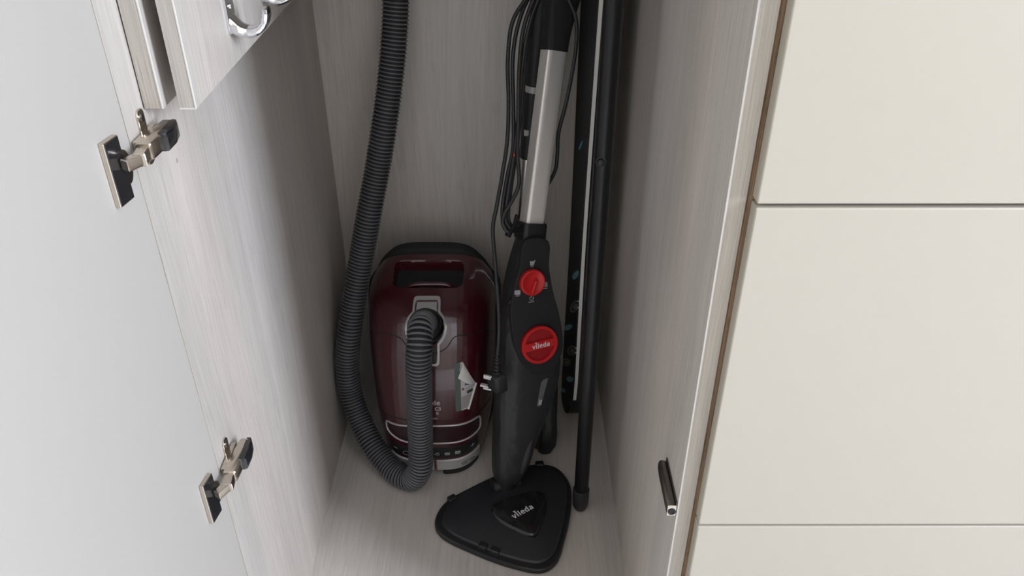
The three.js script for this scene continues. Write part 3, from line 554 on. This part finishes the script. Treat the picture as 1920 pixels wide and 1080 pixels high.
  // printed symbols around the dial
  { const g = [], at = (sh, q, s, spin = 0.08) => { const e = ext(sh, 0.0004); g.push(local(e, q, s, FZ + 0.0001, spin)); };
    const cup = new THREE.Shape([[-0.0045, 0.004], [0.003, 0.004], [0.0062, 0.0062], [0.0045, 0.001], [0.003, -0.0035], [-0.0035, -0.0035]].map(p => new THREE.Vector2(...p)));
    at(cup, -0.0145, 0.4312); at(roundRect(-0.003, -0.0062, 0.003, -0.005, 0.0004).clone(), -0.0145, 0.4312);
    at(roundRect(-0.0055, -0.0035, 0.0055, 0.0048, 0.0008), -0.0365, 0.3785); at(roundRect(-0.003, -0.0062, 0.004, -0.005, 0.0004), -0.0365, 0.3785);
    for (const k of [-1, 0, 1]) at(roundRect(-0.0009 + k * 0.003, -0.004, 0.0009 + k * 0.003, 0.005, 0.0008), 0.0165, 0.3925, 0.1 + 0.1 * k); at(roundRect(-0.0038, -0.0066, 0.0038, -0.0054, 0.0004), 0.0165, 0.3925);
    const arc = new THREE.TorusGeometry(0.0036, 0.0006, 6, 28, 5.0); g.push(local(arc, -0.0075, 0.3685, FZ + 0.0002, Math.PI / 2 + 0.65)); at(roundRect(-0.0006, 0.0008, 0.0006, 0.0050, 0.0005), -0.0075, 0.3685);
    g.push(local(lettering('ON/OFF', 0.0021, 0.0004), -0.0075, 0.3618, FZ + 0.0001, 0.15));
    part('dial_symbols', g, M.printGrey, mop, 'pale printed symbols around the dial'); }
  // water-level window on the lower housing
  { const s = new THREE.Shape([[0.0335, 0.2085], [0.0390, 0.2135], [0.0475, 0.2155], [0.0400, 0.1640], [0.0350, 0.1600], [0.0305, 0.1620]].map(p => new THREE.Vector2(...p))); const g = ext(s, 0.003, 0.0008); g.translate(0, 0, 0.0292); g.applyMatrix4(basis); const w = part('level_window', g, new THREE.MeshStandardMaterial({ color: lin(0.12, 0.12, 0.12), roughness: 0.35 }), mop, 'grey water-level window');
    const m = []; for (const dx of [0, 0.0035]) m.push(local(ext(roundRect(-0.0007, -0.005, 0.0007, 0.005, 0.0006), 0.0004), 0.0345 + dx, 0.1690, 0.0326, -0.1)); for (let k = 0; k < 3; k++) m.push(local(ext(roundRect(-0.002, -0.0004, 0.002, 0.0004, 0.0003), 0.0004), 0.0362, 0.1655 + k * 0.0035, 0.0326)); part('level_mark', m, M.print, w); }
  { const g = new THREE.SphereGeometry(1, 32, 20); g.scale(0.011, 0.045, 0.010); part('side_grip', local(g, 0.0265, 0.062, 0.0235, -0.16), M.black, mop, 'dark oval inset on the lower housing'); }
  // small side catch beside the dial
  part('side_catch', local(new RoundedBoxGeometry(0.012, 0.016, 0.008, 3, 0.002), -0.040, 0.362, 0.0262, -0.5), M.black, mop);

  // mains lead wound on the hooks
  const strands = [
    [[0.044, 0.890, -1.372], [0.023, 0.867, -1.358], [0.003, 0.837, -1.345], [-0.005, 0.782, -1.326], [-0.004, 0.718, -1.303], [-0.006, 0.661, -1.282], [-0.015, 0.603, -1.261], [-0.025, 0.552, -1.243], [-0.031, 0.522, -1.232], [-0.028, 0.474, -1.208], [-0.022, 0.402, -1.172], [-0.021, 0.357, -1.152], [-0.0245, 0.312, -1.136]],
    [[0.049, 0.893, -1.376], [0.027, 0.866, -1.364], [0.011, 0.828, -1.347], [0.003, 0.781, -1.330], [0.004, 0.708, -1.304], [0.003, 0.643, -1.281], [-0.008, 0.592, -1.263], [-0.015, 0.541, -1.244], [-0.011, 0.519, -1.237], [0.002, 0.513, -1.240], [0.010, 0.528, -1.262]],
    [[0.053, 0.895, -1.366], [0.038, 0.872, -1.356], [0.021, 0.830, -1.338], [0.014, 0.776, -1.318], [0.012, 0.696, -1.290], [0.011, 0.638, -1.269], [0.013, 0.592, -1.250], [0.002, 0.567, -1.242], [-0.011, 0.545, -1.236], [-0.014, 0.528, -1.230], [-0.005, 0.516, -1.225], [0.006, 0.520, -1.240]],
    [[0.056, 0.892, -1.380], [0.047, 0.870, -1.370], [0.032, 0.826, -1.352], [0.024, 0.779, -1.335], [0.018, 0.707, -1.309], [0.008, 0.632, -1.282], [-0.001, 0.573, -1.261], [-0.004, 0.526, -1.244], [0.004, 0.513, -1.245]],
    [[0.055, 0.890, -1.370], [0.043, 0.866, -1.360], [0.028, 0.825, -1.341], [0.019, 0.774, -1.323], [0.013, 0.702, -1.297], [0.004, 0.628, -1.270], [-0.006, 0.569, -1.249], [-0.009, 0.530, -1.236], [0.000, 0.516, -1.231]],
    [[0.092,0.867,-1.376], [0.105,0.840,-1.366], [0.108,0.808,-1.355], [0.103,0.757,-1.347], [0.092,0.696,-1.337], [0.082,0.649,-1.334], [0.081,0.609,-1.334], [0.078,0.579,-1.333], [0.057,0.538,-1.328]]];
  const cord = part('power_cord', strands.map(s => tube(s, 0.0034, 110, 10)), M.charcoal, mop, 'black mains lead wound beside the shaft');
  part('cord_marker', new THREE.SphereGeometry(0.0022, 12, 8).scale(0.7, 1.6, 0.7).translate(0.0055, 0.640, -1.2645), M.red, cord, 'tiny red tag on the lead');
  // three-pin plug hanging from the lead
  { const c = V(-0.024, 0.272, -1.122);
    const b = []; for (const [x, y, w, h] of [[-0.010, 0, 0.019, 0.004], [-0.0105, 0.0, 0.0225, 0.0065]]) ;
    const body = []; for (const [dz, k] of [[-0.011, 0.86], [-0.009, 1], [0.006, 1], [0.012, 0.84], [0.0135, 0.7]]) body.push(superRing(c.clone().add(V(0, 0, dz)), V(1, 0, 0), V(0, 1, 0), 0.0165 * k, 0.0205 * k, 4, 36));
    const bg = skin(body, true, true, 0.6); bg.translate(-c.x, -c.y, -c.z); bg.rotateY(-0.95); bg.rotateZ(0.08); bg.translate(c.x, c.y, c.z);
    const plug = part('plug', bg, M.black, cord, 'black three-pin plug');
    const rib = []; for (let k = 0; k < 5; k++) rib.push(new THREE.TorusGeometry(0.0056 - 0.0004 * k, 0.0021, 10, 22).rotateX(Math.PI / 2).translate(c.x - 0.0005, c.y + 0.0215 + k * 0.0052, c.z - 0.003 * k));
    rib.push(cyl([c.x, c.y + 0.016, c.z], [c.x - 0.0005, c.y + 0.046, c.z - 0.014], 0.0056, 0.0038, 18));
    part('strain_relief', rib, M.black, plug);
    const pin = (dy, dx, w, h) => { const g = new RoundedBoxGeometry(0.016, h, w, 2, 0.0008); g.rotateY(-0.35); g.translate(c.x - 0.0185 + dx, c.y + dy, c.z + 0.004); return g; };
    part('pin', pin(0.013, 0.002, 0.0045, 0.008), M.chrome, plug, 'metal plug pin'); part('pin', pin(-0.006, -0.004, 0.0065, 0.0042), M.chrome, plug, 'metal plug pin'); part('pin', pin(-0.012, 0.001, 0.0065, 0.0042), M.chrome, plug, 'metal plug pin'); }
}

// ---------------------------------------------------------------- vacuum wand behind the mop shaft
{
  const A = V(-0.002, 0.001, -1.447), B = V(0.0530, 0.835, -1.4600), at = k => A.clone().lerp(B, k).toArray();
  const w = thing('suction_wand', 'chrome and black telescopic suction tube upright behind the steam mop shaft', 'tube', [A.x, 0, A.z]);
  part('lower_tube', cyl(at(0.0), at(0.70), 0.0155), M.chrome, w, 'chrome tube');
  part('sleeve', cyl(at(0.66), at(0.815), 0.0185), M.black, w); part('ring', cyl(at(0.812), at(0.832), 0.0178), M.silver, w, 'silver ring');
  part('upper_tube', [cyl(at(0.83), at(1.0), 0.0188, 0.019), cyl(at(0.985), at(1.01), 0.0205)], M.black, w);
  part('clip', box(0.024, 0.60, -1.448, 0.034, 0.612, -1.438, 0.002), M.silver, w, 'small silver clip');
}
// ---------------------------------------------------------------- slim nozzle on the base behind the mop
{
  const nz = thing('floor_nozzle', 'slim black nozzle standing on the base behind the steam mop head', 'nozzle', [0.072, 0, -1.232]);
  const rings = []; for (const [y, w, d, x, z] of [[0.001, 0.008, 0.010, 0.068, -1.228], [0.006, 0.014, 0.014, 0.069, -1.228], [0.022, 0.0215, 0.018, 0.070, -1.230], [0.045, 0.0225, 0.020, 0.071, -1.234], [0.070, 0.0185, 0.019, 0.074, -1.240], [0.085, 0.0165, 0.017, 0.0755, -1.244], [0.13, 0.0155, 0.015, 0.077, -1.255], [0.20, 0.014, 0.014, 0.078, -1.275], [0.235, 0.012, 0.012, 0.078, -1.285]]) rings.push(superRing(V(x, y, z), V(1, 0, 0), V(0, 0, 1), w, d, 2.8, 32));
  part('nozzle_body', skin(rings, true, true, 0.7), M.black, nz);
  part('side_wheel', cyl([0.052, 0.042, -1.222], [0.060, 0.042, -1.216], 0.020, 0.020, 28), M.charcoal, nz);
}
// ---------------------------------------------------------------- folded ironing board on its legs, edge-on beside the right panel
{
  const b = thing('ironing_board', 'folded ironing board in a black leaf-patterned cover, standing upright beside the right panel', 'ironing board', [0.132, 0, -1.2]);
  const faceX = (h, z) => 0.1876 + 0.0122 * h + 0.0535 * z;         // the cover looks left into the wardrobe
  const HT = 1.25;
  const outline = [[-1.256, HT], [-1.260, 0.9], [-1.262, 0.5], [-1.250, 0.30], [-1.240, 0.18], [-1.246, 0.115], [-1.275, 0.065], [-1.325, 0.020], [-1.372, 0.0015], [-1.392, 0.006], [-1.402, 0.05], [-1.405, 0.4], [-1.438, 0.85], [-1.445, HT]];
  const sh = new THREE.Shape(new THREE.CatmullRomCurve3(outline.map(p => V(p[0], p[1], 0)), false, 'centripetal').getPoints(90).map(p => new THREE.Vector2(p.x, Math.max(0.001, p.y))));
  // local (z, h, thickness) -> world
  const place = (g, off) => { const p = g.attributes.position; for (let i = 0; i < p.count; i++) { const z = p.getX(i), h = p.getY(i), d = p.getZ(i); p.setXYZ(i, faceX(h, z) + off + d, h, z); } g.computeVertexNormals(); return g; };
  part('board', place(ext(sh, 0.014), 0.0052), M.blackMatt, b);
  const W = 512, H = 2048, c = document.createElement('canvas'); c.width = W; c.height = H; const x = c.getContext('2d');
  x.fillStyle = '#0b0d10'; x.fillRect(0, 0, W, H);
  // canvas spans z -1.45 .. -1.235 and h 0 .. 1.25
  const cx = z => (z + 1.45) / 0.215 * W, cy = h => H - h / HT * H, sx = W / 0.215, sy = H / HT;
  const slant = (z, h) => x.setTransform(0.0071 * sx, -0.0055 * sy, 0.0005 * sx, 0.0010 * sy, cx(z), cy(h));   // leaves run diagonally up the cover
  const leaf = (z, h, l, t, a, col) => { slant(z, h); x.rotate(a); x.fillStyle = col; x.beginPath(); x.moveTo(-l, 0); x.bezierCurveTo(-l, -t * 1.2, l * 0.6, -t * 1.1, l, -t * 0.3); x.bezierCurveTo(l * 1.1, t * 0.8, -l * 0.8, t * 1.5, -l, 0); x.fill(); x.setTransform(1, 0, 0, 1, 0, 0); };
  const loop = (z, h, l, t, a) => { slant(z, h); x.rotate(a); x.strokeStyle = '#a9a9ab'; x.lineWidth = 1.3; x.beginPath(); x.ellipse(0, 0, l, t, 0, 0, 7); x.stroke(); x.fillStyle = '#737377'; x.beginPath(); x.ellipse(l * 0.15, 0, l * 0.62, t * 0.55, 0, 0, 7); x.fill(); x.setTransform(1, 0, 0, 1, 0, 0); };
  const teal = '#6aa3ac';
  leaf(-1.300, 0.381, 5.5, 7, -0.3, teal); loop(-1.288, 0.318, 6, 8.5, 0.45); leaf(-1.352, 0.223, 7.5, 6, 0.1, teal); loop(-1.288, 0.213, 7, 7.5, 0.5); loop(-1.352, 0.134, 7, 6, 0.0); leaf(-1.287, 0.141, 6.5, 6, -0.3, teal); leaf(-1.373, 0.040, 5.5, 5, 0.1, '#6590ac');
  leaf(-1.336, 0.626, 3, 4, 0, '#4a949e'); loop(-1.30, 0.99, 6, 7, -0.1); leaf(-1.37, 1.06, 6, 6, 0, teal); loop(-1.35, 1.17, 6, 7, 0.1);
  x.strokeStyle = '#8c8c90'; x.lineWidth = 5; x.beginPath(); x.moveTo(cx(-1.272), cy(0.104)); x.lineTo(cx(-1.266), cy(0.094)); x.lineTo(cx(-1.257), cy(0.102)); x.stroke();
  const tex = new THREE.CanvasTexture(c); tex.colorSpace = THREE.SRGBColorSpace; tex.anisotropy = 8;
  const cg = ext(sh, 0.0056, 0.0016), cp = cg.attributes.position, cu = new Float32Array(cp.count * 2);
  for (let i = 0; i < cp.count; i++) { cu[2 * i] = (cp.getX(i) + 1.45) / 0.215; cu[2 * i + 1] = cp.getY(i) / HT; }
  cg.setAttribute('uv', new THREE.BufferAttribute(cu, 2));
  part('cover', place(cg, -0.0005), new THREE.MeshStandardMaterial({ map: tex, roughness: 0.7 }), b, 'black fabric cover printed with teal and grey leaves');
  // white pad edge along the front of the board
  const run = (h0, h1, dx0, dx1, z0, z1, n = 24) => { const fr = h => spline(-h, outline.slice(0, 6).map(p => -p[1]), outline.slice(0, 6).map(p => p[0])); const rings = []; for (let i = 0; i <= n; i++) { const h = lerp(h0, h1, i / n), z = fr(h), f = faceX(h, z); rings.push([V(f + dx0, h, z + z0), V(f + dx1, h, z + z0), V(f + dx1, h, z + z1), V(f + dx0, h, z + z1)].reverse()); } return skin(rings, true, true, 0.7); };
  part('pad_edge', run(0.125, HT, 0.0004, 0.0062, -0.004, 0.0032), M.whiteTrim, b, 'white pad edge');
  part('frame_rail', run(0.36, HT, 0.0085, 0.0215, -0.03, 0.008), M.black, b, 'black frame rail under the board');
  // tubular leg with rubber foot in front, second leg folded behind it
  const A = V(0.1300, 0.0, -1.074), B = V(0.1318, 1.25, -1.083), at = y => A.clone().lerp(B, y / 1.25).toArray();
  const leg = part('leg', cyl(at(0.045), at(1.25), 0.0131, 0.0131, 36), M.legBlack, b, 'glossy black tubular leg');
  part('lock_button', [new THREE.SphereGeometry(0.0052, 16, 12).scale(1, 1, 0.6).translate(0.1268, 0.716, -1.0655), new THREE.TorusGeometry(0.0066, 0.0012, 8, 24).rotateX(-0.1).translate(0.1268, 0.717, -1.0668)], M.charcoal, leg);
  const foot = new THREE.LatheGeometry([[0.0001, 0.0005], [0.006, 0.001], [0.0115, 0.006], [0.0145, 0.016], [0.0152, 0.03], [0.0152, 0.054], [0.0142, 0.0555], [0.0001, 0.0555]].map(q => new THREE.Vector2(...q)), 36);
  foot.translate(A.x, A.y, A.z); part('foot_cap', foot, M.charcoal, leg, 'charcoal rubber foot');
  part('leg', cyl([0.156, 0.36, -1.30], [0.1575, 1.25, -1.30], 0.011, 0.011, 28), M.gloss, b);
  part('cross_bar', cyl([0.1317, 1.22, -1.083], [0.1575, 1.22, -1.30], 0.009, 0.009, 20), M.black, b);
  part('cross_bar', cyl([0.1310, 1.02, -1.081], [0.150, 1.02, -1.262], 0.009, 0.009, 20), M.black, b);
}
scene.traverse(o => { if (o.isMesh) o.castShadow = o.receiveShadow = true; });
renderer.render(scene, camera);
